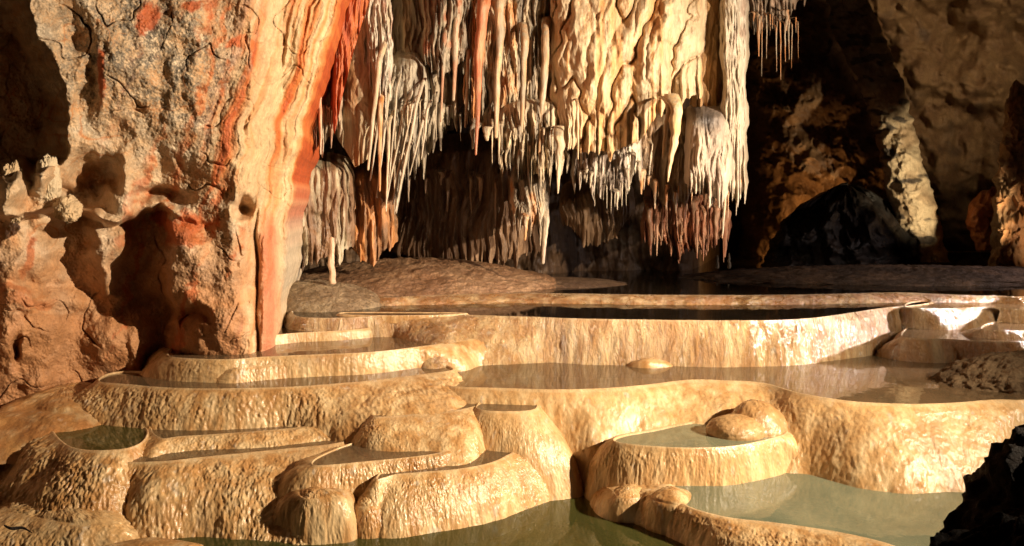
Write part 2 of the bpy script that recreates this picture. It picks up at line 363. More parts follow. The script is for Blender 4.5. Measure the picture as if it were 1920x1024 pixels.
# --- big walls
basin("rimstone_pool", "wide upper rimstone dam across the middle with dark still water behind it", 1.2, 0.73,
      [(640, 598, 640, 640, .95), (700, 595, 720, 670), (830, 592, 800, 712), (900, 593, 890, 692), (1000, 596, 1000, 686), (1100, 600, 1100, 684), (1250, 602, 1250, 685), (1400, 603, 1400, 692), (1500, 600, 1500, 688),
       (1580, 591, 1600, 675), (1650, 580, 1680, 660), (1720, 573, 1740, 640), (1745, 567, 1800, 600, .95), (1700, 560), (1400, 560), (1000, 560), (700, 570), (560, 580), (560, 596, 560, 640, .9)],
      water="wdark", wlabel="dark still water behind the wide dam", N=1500, T=80, k=0.35, flute=0.03, rough=0.010, rf=16, depth=.25, seed=17, tone=0.15, mat="wet", group=None)
basin("rimstone_pool", "big middle pool wall with cream curved face right of centre and reflecting brown water", 0.76, -0.02,
      [(800, 716, 800, 800, .4), (850, 727, 850, 830, .3), (940, 730, 960, 870, .2), (1040, 733, 1060, 920), (1120, 731, 1130, 940), (1200, 725, 1200, 930), (1290, 715, 1290, 900, .1), (1360, 716, 1360, 890, .15), (1430, 720, 1450, 905, .15),
       (1500, 740, 1520, 900, .18), (1600, 755, 1600, 922, .18), (1700, 760, 1690, 935, .18), (1800, 757, 1780, 935, .18), (1870, 752, 1850, 935, .18), (1925, 752, 1920, 900, .18), (2010, 740), (2020, 660), (1900, 640), (1700, 640), (1400, 675), (1100, 672), (900, 680), (810, 700)],
      water="wtan", wlabel="brown reflecting water of the big middle pool", N=1700, T=90, k=0.35, flute=0.022, rough=0.006, rf=16, depth=.2, seed=18, tone=-0.1)
basin("rimstone_dome", "rounded lobe on the big pool's wall where the curved face turns", 0.66, 0.1,
      [(1425, 745, 1400, 900), (1460, 752, 1460, 905), (1500, 765, 1560, 905), (1490, 748), (1450, 738)],
      cat="calcite dome", dome=0.06, N=300, T=60, k=0.6, flute=0.02, rough=0.008, rf=18, tone=0.3, seed=19)
basin("rimstone_pool", "small raised pool right of centre with milky water and bulging striped front", 0.49, 0.05,
      [(1150, 828, 1103, 925), (1180, 835, 1160, 935), (1240, 840, 1220, 935), (1310, 842, 1300, 905, .2), (1380, 838, 1390, 890, .2), (1440, 826, 1480, 885, .2), (1475, 812, 1500, 880, .2), (1450, 790), (1320, 790), (1220, 808), (1165, 818, 1108, 890)],
      water="wmilk", wlabel="milky water of the small raised pool", N=760, T=80, k=0.65, flute=0.022, rough=0.009, rf=18, inner=0.7, depth=.1, seed=20, tone=-0.1)
basin("rimstone_pool", "large green pool at lower right held by a curving rough rim", 0.22, -0.03,
      [(1235, 925, 1115, 945), (1262, 938, 1180, 985), (1300, 958, 1265, 1020), (1370, 975, 1360, 1070), (1460, 985, 1470, 1110), (1560, 1000, 1570, 1140), (1650, 1020, 1650, 1160), (1740, 1050, 1730, 1180), (1860, 1060), (1990, 1000), (1960, 900), (1800, 890), (1500, 870), (1350, 885), (1270, 903, 1110, 925)],
      water="wmilk", wlabel="pale green water of the large lower right pool", N=1500, T=90, k=0.6, flute=0.022, rough=0.014, rf=18, inner=1.6, depth=.22, seed=23, tone=0.1)
for lb, pp, zt, s in (("rounded knuckle of calcite at the left tip of the green pool's rim", [(1150, 925, 1112, 932), (1165, 935, 1150, 965), (1195, 935, 1200, 975), (1215, 922, 1245, 945), (1190, 912), (1160, 915)], 0.17, 24),
                      ("second knuckle of calcite where the green pool's rim bends to the front", [(1225, 935, 1195, 975), (1245, 945, 1250, 1005), (1280, 950, 1300, 1005), (1290, 930, 1330, 950), (1260, 918), (1235, 922)], 0.21, 25)):
    basin("rimstone_dome", lb, zt, -0.03, pp, cat="calcite knob", dome=0.05, N=300, T=44, k=0.8, flute=0.012, rough=0.008, rf=18, tone=0.15, seed=s)
basin("rimstone_dome", "little half-round boss at the foot of the wide upper dam", 0.80, 0.7,
      [(1195, 680, 1182, 688), (1215, 682, 1212, 690), (1240, 680, 1250, 688), (1230, 676), (1205, 676)], cat="calcite knob", dome=0.025, N=160, T=24, k=0.8, flute=0.003, rough=0.004, tone=0.2, seed=26)
# --- thin far rim, right side basins
basin("rimstone_pool", "thin far rim with beaded edge in front of the dark cave lake", 1.27, 1.15,
      [(795, 556, 790, 580), (900, 552, 900, 578), (1000, 551, 1000, 577), (1200, 554, 1200, 580), (1400, 555, 1400, 580), (1550, 553, 1550, 579), (1680, 550, 1690, 576), (1760, 553, 1760, 600, 1.0), (1860, 556, 1850, 600, 1.0), (1990, 554), (2300, 520), (2200, 476), (1400, 472), (700, 472), (640, 520), (700, 555)],
      water="wdark", wlabel="black water of the cave lake behind the thin rim", N=1800, T=40, k=0.5, flute=0.02, rough=0.012, rf=14, depth=.15, seed=27, tone=0.3, mat="wet", ends=1.4, rust=.35)
basin("rimstone_pool", "low inner rim at left of the dark water near the mud bank", 1.215, 1.15,
      [(645, 590, 645, 597), (740, 592, 740, 597), (850, 590, 850, 596), (868, 587), (760, 586), (650, 586)], water="wdark", wlabel="brown shallow water by the mud bank",
      N=400, T=20, k=0.5, flute=0.006, rough=0.006, inner=.5, depth=.05, seed=28, rim=.004, off=.03)
basin("rimstone_pool", "small shining pool at far right behind a thin curved lip", 0.985, 0.72,
      [(1695, 634, 1690, 664), (1780, 638, 1780, 666), (1860, 642, 1870, 668), (1950, 640, 1960, 672), (2050, 625), (1980, 596), (1850, 590), (1740, 596), (1700, 615)],
      water="wtan", wlabel="shining water of the small far right pool", N=900, T=50, k=0.3, flute=0.02, rough=0.012, rf=16, inner=.6, depth=.08, seed=29, tone=.4, mat="wet", rust=.4)
basin("rimstone_pool", "tiny upper pool at the far right edge among wet rocks", 1.06, 0.9,
      [(1840, 618, 1830, 632), (1890, 622, 1890, 636), (1960, 618, 1960, 632), (1990, 604), (1920, 600), (1860, 606)],
      water="wtan", wlabel="tiny pool at the far right edge", N=400, T=30, k=0.5, flute=0.015, rough=0.012, rf=16, inner=.4, depth=.05, seed=30, mat="wet", rust=.2)

basin("rimstone_pool", "pale golden stepped ledge at far right, highest of the far right steps", 1.20, 1.0,
      [(1700, 578, 1700, 592), (1770, 580, 1775, 594), (1850, 578, 1860, 592), (1930, 582, 1935, 596), (2010, 578), (2000, 562), (1850, 562), (1720, 566)],
      water="wtan", wlabel="thin water on the highest far right step", N=600, T=30, k=0.5, flute=0.02, rough=0.012, inner=.4, depth=.04, seed=32, mat="wet")
basin("rimstone_pool", "second pale stepped ledge at far right, just above the shining pool", 1.10, 0.95,
      [(1760, 592, 1765, 604), (1830, 594, 1835, 606), (1900, 592, 1905, 606), (1990, 590), (1980, 578), (1860, 578), (1775, 582)],
      water="wtan", wlabel="thin water on the second far right step", N=500, T=30, k=0.5, flute=0.02, rough=0.012, inner=.3, depth=.04, seed=33, mat="wet")

# ------------------------------------------------------------------ mounds and boulders
def blob(name, label, cat, loc, rad, mat, colA, colB, amp=0.2, fr=1.5, seed=0, n=160, fine=0.03, squash=1.0, kind=None, rot=0):
    th, ph = np.meshgrid(np.linspace(0, 2 * pi, n, endpoint=False), np.linspace(0.02, pi - 0.02, n // 2), indexing="ij")
    d = np.stack([np.cos(th) * np.sin(ph), np.sin(th) * np.sin(ph), np.cos(ph)], -1)
    r = 1 + amp * fbm(d * fr, 3, seed) + amp * 0.35 * ridge(d * fr * 3, 3, seed + 5)
    P = d * r[..., None] * np.array(rad)
    P += d * (fine * fbm(P * 9, 4, seed + 9, .6))[..., None]
    c, s = math.cos(rot), math.sin(rot)
    P = np.stack([P[..., 0] * c - P[..., 1] * s, P[..., 0] * s + P[..., 1] * c, P[..., 2]], -1) + np.array(loc)
    col = mix(colA, colB, sst(-.3, .4, fbm(P * 2.5, 4, seed + 11)))
    o = link_mesh(name, P.reshape(-1, 3), [grid_faces(n, n // 2, True, flip=True)], col.reshape(-1, 3), M[mat], [loc[0], loc[1], loc[2] - rad[2]])
    return tag(o, label, cat, kind=kind)

blob("calcite_knob", "smaller round tan knob at left, bulging into the milky pool's right end", "calcite knob", (1.86, 6.54, 0.50), (0.24, 0.2, 0.14), "terrace", [.40, .21, .08], [.50, .30, .13], amp=.08, fr=1.2, seed=21, n=160, fine=.006)
blob("calcite_knob", "larger round tan knob at right, leaning on the big pool's wall by the milky pool", "calcite knob", (2.08, 6.70, 0.34), (0.28, 0.28, 0.38), "terrace", [.40, .21, .08], [.50, .30, .13], amp=.08, fr=1.2, seed=22, n=200, fine=.008)
def at(px, py, z): return PZ(px, py, z)
a = at(800, 545, 1.2)
blob("mud_bank", "large low brown mud bank across the back of the pools", "mud bank", (-1.35, 11.2, 1.1), (2.1, 1.55, 0.50), "mud", [0.24, 0.12, 0.055], [0.36, 0.21, 0.11], amp=0.10, fr=1.2, seed=60, n=420, fine=0.035)
blob("mud_bank", "smaller tan mud mound beside the red column, under the pale stalagmite", "mud bank", (-2.35, 9.5, 1.1), (0.85, 0.75, 0.36), "mud", [0.26, 0.17, 0.09], [0.36, 0.26, 0.15], amp=0.10, fr=1.2, seed=61, n=300, fine=0.025)
blob("mud_bank", "flat dark mud spit tapering to the right into the cave lake", "mud bank", (0.4, 11.3, 1.22), (1.3, 0.75, 0.12), "mud", [0.16, 0.09, 0.05], [0.22, 0.13, 0.07], amp=0.06, fr=1.2, seed=62, n=240, fine=0.015)
blob("gravel_bank", "long low dark gravelly bank at right behind the thin rim", "gravel bank", (6.2, 12.2, 1.2), (3.7, 1.3, 0.22), "dark", [0.10, 0.07, 0.055], [0.2, 0.13, 0.09], amp=0.10, fr=2.2, seed=63, n=420, fine=0.05)
blob("boulder", "wet pale boulder at the far right edge above the small shining pool", "boulder", (6.75, 9.75, 1.0), (0.6, 0.45, 0.34), "wet", [0.22, 0.13, 0.08], [0.4, 0.25, 0.15], amp=0.22, fr=2.2, seed=64, n=260, fine=0.05)
blob("boulder", "rough dark brown rock bank at right jutting into the big middle pool", "boulder", (4.85, 7.25, 0.66), (0.95, 0.55, 0.36), "dark", [0.16, 0.10, 0.055], [0.30, 0.2, 0.11], amp=0.12, fr=1.8, seed=65, n=320, fine=0.05)
blob("boulder", "boulder at the right edge of the foreground, coloured black to look unlit", "boulder", (3.04, 3.9, 0.35), (0.80, 0.58, 0.98), "dark", [0.012, 0.008, 0.006], [0.022, 0.013, 0.009], amp=0.26, fr=1.7, seed=68, n=260, fine=0.05)  # unlit look of this rock is put into its near-black colour
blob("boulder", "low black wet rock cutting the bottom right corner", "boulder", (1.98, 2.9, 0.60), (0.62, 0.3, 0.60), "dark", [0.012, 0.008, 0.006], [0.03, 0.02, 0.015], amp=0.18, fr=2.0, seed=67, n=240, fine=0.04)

# ------------------------------------------------------------------ left cave wall
def gb(px, py, cx, cy, rx, ry, p=2): return np.exp(-(((px - cx) / rx) ** 2 + ((py - cy) / ry) ** 2) ** (p / 2))

nu, nv = 720, 860
py = np.linspace(-330, 860, nv)[None, :].repeat(nu, 0)
xr = np.interp(py, [-330, -80, 0, 100, 150, 200, 300, 400, 500, 560, 640, 860], [760, 672, 642, 618, 600, 582, 566, 546, 545, 530, 521, 521])
xr = xr + 9 * gnoise(np.stack([py / 70, 0 * py, 0 * py], -1), 90) + 4 * gnoise(np.stack([py / 22, 0 * py, 0 * py], -1), 91)
u = np.linspace(0, 1.18, nu)[:, None].repeat(nv, 1)
px = -420 + (xr + 420) * np.minimum(u, 1) ** 0.82
over = np.maximum(u - 1, 0) / 0.18
D = np.interp(px, [-420, -200, 0, 200, 300, 470, 530, 700], [5.2, 5.9, 6.45, 7.05, 7.3, 7.5, 7.95, 8.2])
q = np.stack([px / 100, py / 100, 0 * px], -1)
wq = q + 0.35 * np.stack([fbm(q * 1.2, 3, 70), fbm(q * 1.2, 3, 71), 0 * px], -1)
pxw, pyw = wq[..., 0] * 100, wq[..., 1] * 100
D = D - 0.75 * sst(600, -100, py)
D += 1.7 * sst(25, -35, pxw - np.interp(pyw, [-300, 0, 100, 200, 290, 330], [-60, 20, 75, 118, 118, 40])) * sst(345, 300, pyw) * 1.0   # recess at far left
D += 0.42 * sst(398, 414, pyw) * sst(330, 300, pxw)                                   # undercut
D += 0.30 * sst(398, 414, pyw) * sst(480, 300, pxw) * 0.5
for cx, cy, rx, ry, am in ((200, 470, 36, 75, -.42), (203, 540, 20, 30, -.15), (350, 490, 78, 88, -.45), (380, 610, 52, 62, -.34), (225, 640, 62, 55, -.30),
                           (35, 480, 62, 95, -.34), (40, 640, 85, 75, -.30), (60, 560, 80, 22, -.15), (445, 470, 35, 160, -.22), (450, 600, 45, 60, -.15),
                           (180, 335, 34, 38, .55), (130, 370, 40, 30, .40), (88, 330, 24, 55, -.30), (105, 385, 14, 22, -.25), (22, 360, 20, 50, -.30), (230, 350, 18, 60, -.12),
                           (461, 388, 17, 20, .5), (410, 300, 60, 80, -.12), (310, 150, 140, 120, -.20), (350, 592, 35, 16, .25), (35, 655, 10, 22, .2), (255, 660, 16, 70, -.08),
                           (300, 375, 50, 14, .22), (135, 60, 30, 40, .16), (170, 170, 16, 70, .12)):
    D += am * gb(pxw, pyw, cx, cy, rx, ry, 2.6)
edge = (xr - px)                                   # distance from the free right edge
fw = np.interp(py, [0, 300, 430], [270, 230, 105]); flow = np.clip((fw - edge - 25 * fbm(q * S(np.ones(3), 1, .5, 1), 3, 72)) / (fw * .7), 0, 1); flow = flow * flow * (3 - 2 * flow)
ew = edge + 16 * fbm(q * S(np.ones(3), 1.2, .7, 1), 3, 92)
sc = np.stack([ew / 22, py / 260, 0 * px], -1)
D -= flow * .006 * fbm(q * S(np.ones(3), 3, 9, 1), 3, 93)
D -= flow * (0.045 * ridge(sc, 3, 73) + 0.02 * fbm(sc * 3, 2, 74))
D += 0.25 * sst(12, 0, edge) * sst(0.99, 1.0, np.minimum(u, 1))
D += 0.12 * sst(45, 0, edge)
col_x = gb(px, 0, 503, 0, 14, 1) * sst(350, 420, py)   # red column foot
D -= 0.16 * gb(px, py * 0, 502, 0, 17, 1, 3) * sst(380, 460, py)
D += 0.10 * gb(px, py * 0, 482 + 7 * gnoise(np.stack([py / 60, 0 * py, 0 * py], -1), 94), 0, 3, 1) * sst(370, 430, py)
nf = 1 - 0.6 * flow
D += nf * (0.14 * fbm(q * 1.1, 3, 75) - 0.022 * ridge(wq * 2.2, 3, 76) + 0.018 * fbm(q * 7, 4, 77, .6) + 0.012 * fbm(q * 22, 3, 78, .6))
cr = np.abs(gnoise(wq * 1.4 + 3.3, 79)); D += nf * 0.05 * sst(0.035, 0.0, cr) * sst(0.0, .25, gnoise(q * .9, 80))
P = PD(px, py, D)
P[..., 1] += 1.6 * over ** 1.3; P[..., 0] -= 0.25 * over
# colour
cA = np.array([0.60, 0.40, 0.23]); n1 = fbm(q * 2.2, 4, 81); n2 = fbm(q * 9, 4, 82, .65)
col = mix(cA, [0.78, 0.62, 0.44], sst(-.1, .5, n1)); col = mix(col, [0.52, 0.24, 0.09], .7 * sst(0, .5, -n1))
fine = fbm(q * S(np.ones(3), 26, 20, 1), 3, 88, .7)
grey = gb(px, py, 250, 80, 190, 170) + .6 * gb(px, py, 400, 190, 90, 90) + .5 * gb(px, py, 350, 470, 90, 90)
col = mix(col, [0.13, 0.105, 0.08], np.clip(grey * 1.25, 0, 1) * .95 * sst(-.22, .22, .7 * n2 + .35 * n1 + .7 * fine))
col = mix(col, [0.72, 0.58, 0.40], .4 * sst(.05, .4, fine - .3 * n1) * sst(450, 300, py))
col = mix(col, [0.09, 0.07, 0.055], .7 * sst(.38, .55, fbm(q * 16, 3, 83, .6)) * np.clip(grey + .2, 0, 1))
for cx, cy, rx, ry in ((270, 28, 28, 32), (355, 18, 30, 14), (495, 115, 16, 40), (465, 85, 35, 14), (50, 480, 14, 50), (50, 565, 50, 14), (78, 575, 14, 14), (345, 440, 55, 30), (300, 425, 30, 18), (190, 140, 10, 60), (30, 545, 35, 12), (210, 668, 22, 22), (370, 410, 40, 25)):
    col = mix(col, [0.50, 0.09, 0.015], .85 * sst(.35, .7, gb(pxw, pyw, cx, cy, rx, ry) + .35 * n2))
lines = sst(.04, .0, np.abs(gnoise(wq * 2.0 + 9, 84))) * sst(-.1, .2, gnoise(q * .8, 85)); col = mix(col, [0.50, 0.17, 0.04], .75 * lines)
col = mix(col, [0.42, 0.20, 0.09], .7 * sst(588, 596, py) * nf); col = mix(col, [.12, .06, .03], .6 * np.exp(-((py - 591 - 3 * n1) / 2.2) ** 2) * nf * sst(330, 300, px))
lower = sst(380, 560, py) * nf; col = mix(col, [0.44, 0.20, 0.08], .75 * lower)
st = gnoise(np.stack([ew / 26 + .3 * n1, py / 420, 0 * px], -1), 86) + .45 * gnoise(np.stack([ew / 8, py / 300, 0 * px], -1), 87)
stk = gnoise(np.stack([(px + .28 * py + 30 * n1) / 20, py / 260, 0 * px], -1), 95) + .5 * n2
col = mix(col, [.58, .20, .06], .65 * sst(.12, .5, stk) * sst(420, 180, edge) * sst(620, 300, py)); col = mix(col, [.48, .10, .02], .7 * sst(.42, .7, stk) * sst(480, 200, edge))
fc = mix([0.62, 0.29, 0.11], [0.68, 0.47, 0.26], sst(.0, .45, st)); fc = mix(fc, [0.60, 0.17, 0.04], sst(-.08, .25, -st)); fc = mix(fc, [.42, .07, .015], .9 * sst(.2, .45, -st + .15 * sst(200, 400, py)))
col = mix(col, fc, flow ** 1.3 * sst(-.5, .1, n2 + .2 + .8 * flow)); col = col * (1 - .22 * flow * sst(.1, .5, n2))[..., None]
col = mix(col, [.52, .14, .06], .8 * gb(px, 0, 503, 0, 18, 1, 3) * sst(380, 440, py))
col = mix(col, [.42, .38, .27], .8 * sst(26, 2, edge + 10 * n2) * sst(320, 470, py + 60 * n1) * sst(640, 560, py) * sst(520, 535, px))
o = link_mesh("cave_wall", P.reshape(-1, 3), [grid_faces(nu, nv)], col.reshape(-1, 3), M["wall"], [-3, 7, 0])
tag(o, "massive left cave wall, grey and cream with orange striped flowstone edge", kind="structure")

# ------------------------------------------------------------------ flowstone draperies
HOSTS = {3, 4, 5, 8, 9, 12, 13, 15, 17, 22}
def drapery(label, x0, x1, ytop, bottom, D, colA, colB, colC=None, name="flowstone_drapery", cat="flowstone drapery", flute=0.07, ff=20, tilt=0.0, bulge=0.35,
            spikes=25, sw=9, rag=1.0, rough=0.02, seed=0, group=None, topclosed=False, lean=0.0, mat="drape", xw=0.0, res=1.5, folds=0.0, cap=None):
    w = x1 - x0; nu = max(60, int(w / res)); xs = np.linspace(x0, x1, nu)
    bx = [b[0] for b in bottom]; by = [b[1] for b in bottom]; yb = np.interp(xs, bx, by)
    q1 = np.stack([xs / sw, 0 * xs + seed, 0 * xs], -1)
    s1 = np.maximum(0, gnoise(q1, 100 + seed)) ** 1.3; s2 = np.maximum(0, gnoise(q1 * 2.3, 101 + seed)) ** 1.4
    yb = yb + spikes * (1.9 * s1 + 0.9 * s2) - spikes * 0.4 + rag * 6 * gnoise(q1 * .4, 102 + seed)
    nv = max(60, int((max(by) - ytop) / res)) + 14
    nb = 14; v = np.concatenate([np.linspace(0, 1, nv - nb), np.ones(nb)]); curl = np.concatenate([np.zeros(nv - nb), np.linspace(0, 1, nb + 1)[1:]])
    X = xs[:, None].repeat(nv, 1); e = np.linspace(-1, 1, nu)[:, None].repeat(nv, 1)
    yt = ytop + (0 if not topclosed else 30 * (1 - np.sqrt(np.clip(1 - e[:, 0] ** 2, 0, 1))))
    Y = (yt + (yb - yt) * 1.0)[:, None] * 0 + (yt if np.ndim(yt) else np.full(nu, yt))[:, None] + (yb - yt)[:, None] * v[None, :]
    hw = w / 2 / F * D
    dep = D + hw * bulge * 2.0 * (1 - np.sqrt(np.clip(1 - np.abs(e) ** 3, 0, 1)))
    dep = dep + tilt * (X - (x0 + x1) / 2) / F * D + lean * (Y - ytop) / 300
    if topclosed: dep = dep + 0.5 * sst(40, 0, Y - yt[:, None] if np.ndim(yt) else Y - yt) ** 1.5
    qq = np.stack([X / ff, Y / (ff * 9), 0 * X + D], -1)
    wq = qq + 0.5 * np.stack([fbm(np.stack([X / 120, Y / 110, 0 * X], -1), 2, 110 + seed), 0 * X, 0 * X], -1) * 2.2
    env = 0.35 + 0.65 * sst(0, 0.5, v)[None, :]
    R1 = ridge(wq, 3, 111 + seed); R2 = ridge(wq * S(np.ones(3), 2.8, 1.6, 1), 2, 112 + seed)
    dep = dep - env * flute * (R1 + 0.45 * R2)
    q5 = np.stack([X / 60, Y / 60, 0 * X], -1)
    dep = dep - 0.08 * bulge * fbm(q5, 3, 113 + seed) - rough * fbm(q5 * S(np.ones(3), 6, 2.5, 1), 3, 114 + seed, .6)
    lay = fbm(q5 * S(np.ones(3), 1.1, .9, 1), 2, 119 + seed); dep = dep - rag * 0.05 * sst(-.15, .15, lay + .25 * s1[:, None])
    if folds:
        wz = fbm(q5 * .8, 3, 120 + seed)
        z = gnoise(np.stack([X / 50 + Y / 210 + .7 * wz, Y / 240, 0 * X], -1), 115 + seed); z2 = gnoise(np.stack([X / 26 + Y / 150 + .9 * wz, Y / 170, 0 * X + 5], -1), 121 + seed)
        dep = dep - folds * (np.abs(z) ** .7) + folds * .22 * sst(.04, 0, np.abs(z)) - folds * .3 * np.abs(z2) ** .7 - .02 * fbm(q5 * 4, 3, 122 + seed)
    # every drip recedes between its neighbours near the hem
    gap = 1 - np.clip(s1 * 2.5 + s2 * 1.5, 0, 1)
    dep = dep + 0.10 * gap[:, None] * sst(0.75, 1, v)[None, :] * (rag > 0)
    dep = dep + 0.9 * curl[None, :] ** 1.5
    Y = Y - 34 * curl[None, :] ** .8
    X = X + np.sign(e) * np.abs(e) ** 2 * (7 * gnoise(np.stack([Y / 55, 0 * Y + seed, 0 * Y], -1), 130) + 3 * gnoise(np.stack([Y / 17, 0 * Y + seed, 0 * Y], -1), 131))
    P = PD(X, Y, dep)
    c1 = gnoise(np.stack([X / 14, Y / 200, 0 * X], -1), 116 + seed) + .5 * gnoise(np.stack([X / 5, Y / 90, 0 * X], -1), 117 + seed); c2 = fbm(q5 * 1.3, 4, 118 + seed)
    col = mix(colA, colB, sst(-.4, .45, c1 + .5 * c2))
    if colC is not None: col = mix(col, colC, .85 * sst(.12, .5, c2 + .5 * c1))
    col = mix(col, [.085, .065, .05], .75 * sst(.75, .1, R1 + .6) * sst(-.25, .2, c2 + .1))  # shade of the flute creases painted into the colour, in patches
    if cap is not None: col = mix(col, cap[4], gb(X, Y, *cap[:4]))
    n2 = len(v)
    if seed in HOSTS:
        o = bpy.data.objects.new(name, None); COL.objects.link(o); o.location = PD((x0 + x1) / 2, max(by), D); o.empty_display_size = .1
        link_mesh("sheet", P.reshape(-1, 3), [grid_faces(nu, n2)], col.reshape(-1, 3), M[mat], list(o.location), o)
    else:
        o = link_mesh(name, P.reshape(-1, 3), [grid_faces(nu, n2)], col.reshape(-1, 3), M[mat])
    return tag(o, label, cat, group)

GREY, PGREY, CREAM, YEL, RUST, ORG, DK, BR = ([.27, .215, .155], [.50, .41, .29], [.64, .49, .31], [.64, .40, .19], [.36, .09, .02], [.56, .24, .08], [.10, .08, .06], [.22, .12, .06])

# back walls behind the draperies (structure)
def backwall(label, x0, x1, y0, y1, Df, cA, cB, seed, res=2.0, fl=.12, amp=.5, mat="drape", vertical=True):
    nu, nv = int((x1 - x0) / res), int((y1 - y0) / res)
    X, Y = np.meshgrid(np.linspace(x0, x1, nu), np.linspace(y0, y1, nv), indexing="ij")
    q = np.stack([X / 100, Y / 100, 0 * X], -1)
    Dp = Df(X, Y) - amp * fbm(q * .9, 3, seed)
    Dp = Dp - fl * ridge((np.stack([X / 26, Y / 160, 0 * X], -1) if vertical else q * 2.2) + .8 * fbm(q * .8, 2, seed + 1)[..., None], 4, seed + 2) - .03 * fbm(q * 9, 3, seed + 3)
    P = PD(X, Y, Dp)
    col = mix(cA, cB, sst(-.3, .4, fbm(q * S(np.ones(3), 3, 1 if vertical else 3, 1), 4, seed + 4)))
    col = mix(col, [.08, .06, .05], .6 * sst(.1, .5, fbm(q * 2, 3, seed + 5)))
    o = link_mesh("cave_wall", P.reshape(-1, 3), [grid_faces(nu, nv)], col.reshape(-1, 3), M[mat])
    return tag(o, label, kind="structure")

backwall("dark brown fluted cave wall behind the hanging draperies", 470, 1410, -150, 530, lambda X, Y: 12.6 + .8 * sst(1000, 1100, X) * sst(300, 400, Y) + 9 * sst(1270, 1410, X) ** 1.5, [.09, .05, .025], [.17, .10, .05], 200)

DR = {}
def dr(*a, **k): DR[k['seed']] = drapery(*a, **k)
dr("rusty ribbed flowstone apron beside the striped wall, dark above its cream foot", 545, 668, 285, [(545, 520), (575, 505), (610, 490), (668, 470)], 9.7, BR, [.50, .42, .28], PGREY, seed=1, flute=.10, spikes=20, sw=14, tilt=.3, topclosed=True)
dr("orange-brown ribbed flowstone right of the cream foot, above the mud bank", 650, 745, 300, [(650, 470), (690, 500), (745, 460)], 10.2, BR, ORG, None, seed=2, flute=.12, spikes=18, sw=10, topclosed=True)
dr("broad dim brown flowstone wall face above the mud bank", 735, 1010, 250, [(735, 485), (850, 500), (960, 495), (1010, 470)], 11.7, [.18, .10, .05], [.30, .18, .10], None, seed=3, flute=.14, spikes=26, sw=12, topclosed=True, bulge=.2)
dr("grey upper drapery mass with thin grey drips left of the red stalactite", 700, 915, -140, [(700, 210), (735, 290), (790, 320), (830, 250), (870, 210), (915, 260)], 10.3, GREY, PGREY, [.5, .34, .2], seed=4, flute=.13, spikes=34, sw=8, bulge=.3)
dr("ribbed grey bell-shaped drapery hanging in front of the grey mass", 716, 808, 88, [(716, 250), (745, 360), (775, 330), (808, 230)], 9.8, [.30, .25, .19], [.52, .45, .34], None, seed=5, flute=.10, ff=11, spikes=40, sw=7, topclosed=True, bulge=.8)
dr("short grey tier of drips high up beside the bell-shaped drapery", 792, 880, -140, [(792, 120), (830, 150), (880, 110)], 9.9, GREY, PGREY, RUST, seed=6, flute=.10, ff=13, spikes=22, sw=8)
dr("brown drip cluster in the dark between the grey drapery and the red stalactite", 800, 890, 120, [(800, 180), (845, 260), (890, 210)], 10.6, DK, GREY, None, seed=7, flute=.10, spikes=30, sw=8, topclosed=True)
dr("pale grey-orange drapery right of the long red stalactite", 905, 1062, -140, [(905, 250), (950, 300), (1000, 260), (1062, 230)], 10.0, GREY, CREAM, ORG, seed=8, flute=.13, ff=17, spikes=42, sw=9)
dr("cream fringe tier with long pale drips below the pale drapery", 935, 1068, 165, [(935, 300), (985, 350), (1030, 330), (1068, 290)], 9.75, GREY, CREAM, PGREY, seed=9, flute=.11, ff=13, spikes=48, sw=8, topclosed=True)
dr("tapering grey tongue of flowstone that ends just above the mud bank", 955, 1034, 300, [(955, 400), (985, 440), (1015, 440), (1034, 380)], 10.05, GREY, PGREY, ORG, seed=10, flute=.10, ff=14, spikes=45, sw=10, topclosed=True, bulge=.6)
dr("large smooth cream and yellow folded drapery at top centre", 1035, 1325, -140, [(1035, 270), (1090, 290), (1150, 290), (1200, 270), (1235, 215), (1290, 190), (1325, 170)], 9.5, CREAM, YEL, [.60, .30, .11], seed=11, flute=.022, ff=30, spikes=16, sw=9, folds=.22, rough=.012, bulge=.25, rag=.5)
dr("crinkled pinkish grey skirt under the cream drapery", 1072, 1205, 215, [(1072, 330), (1110, 355), (1160, 375), (1205, 310)], 9.7, [.34, .27, .22], [.62, .54, .42], None, seed=12, flute=.07, ff=10, spikes=26, sw=6, rough=.05, topclosed=True)
dr("brown leaf-shaped drapery under the twin pale stalactites", 1190, 1310, 200, [(1190, 320), (1240, 390), (1290, 385), (1310, 340)], 9.95, [.26, .16, .09], [.42, .30, .19], None, seed=13, flute=.09, ff=16, spikes=26, sw=8, topclosed=True)
dr("brown smooth recessed panel between the cream drapery and the right pillar", 1290, 1365, -140, [(1290, 215), (1330, 235), (1365, 210)], 9.75, [.42, .24, .1], [.55, .34, .15], None, seed=14, flute=.03, ff=30, spikes=4, sw=12, rag=.3)
dr("pinkish grey bulging flowstone with a dark cap near the right pillar", 1280, 1384, 188, [(1280, 350), (1320, 370), (1355, 390), (1384, 340)], 9.35, [.45, .35, .27], [.60, .49, .37], None, seed=15, flute=.05, ff=15, spikes=26, sw=8, topclosed=True, bulge=.7, cap=(1325, 222, 32, 26, [.10, .085, .08]))
dr("pale fluted pillar-like drapery at the right edge against the black void", 1352, 1402, -140, [(1352, 340), (1380, 390), (1402, 350)], 9.5, PGREY, [.66, .58, .46], [.42, .3, .22], seed=16, flute=.05, ff=12, spikes=24, sw=7, bulge=.9, tilt=.3)
dr("rust red hanging curtain of tubes under the right draperies, nearly touching the lake", 1205, 1368, 320, [(1205, 455), (1260, 475), (1320, 478), (1368, 440)], 10.7, [.30, .11, .05], [.38, .20, .11], BR, seed=17, flute=.16, ff=12, spikes=32, sw=9, topclosed=True)
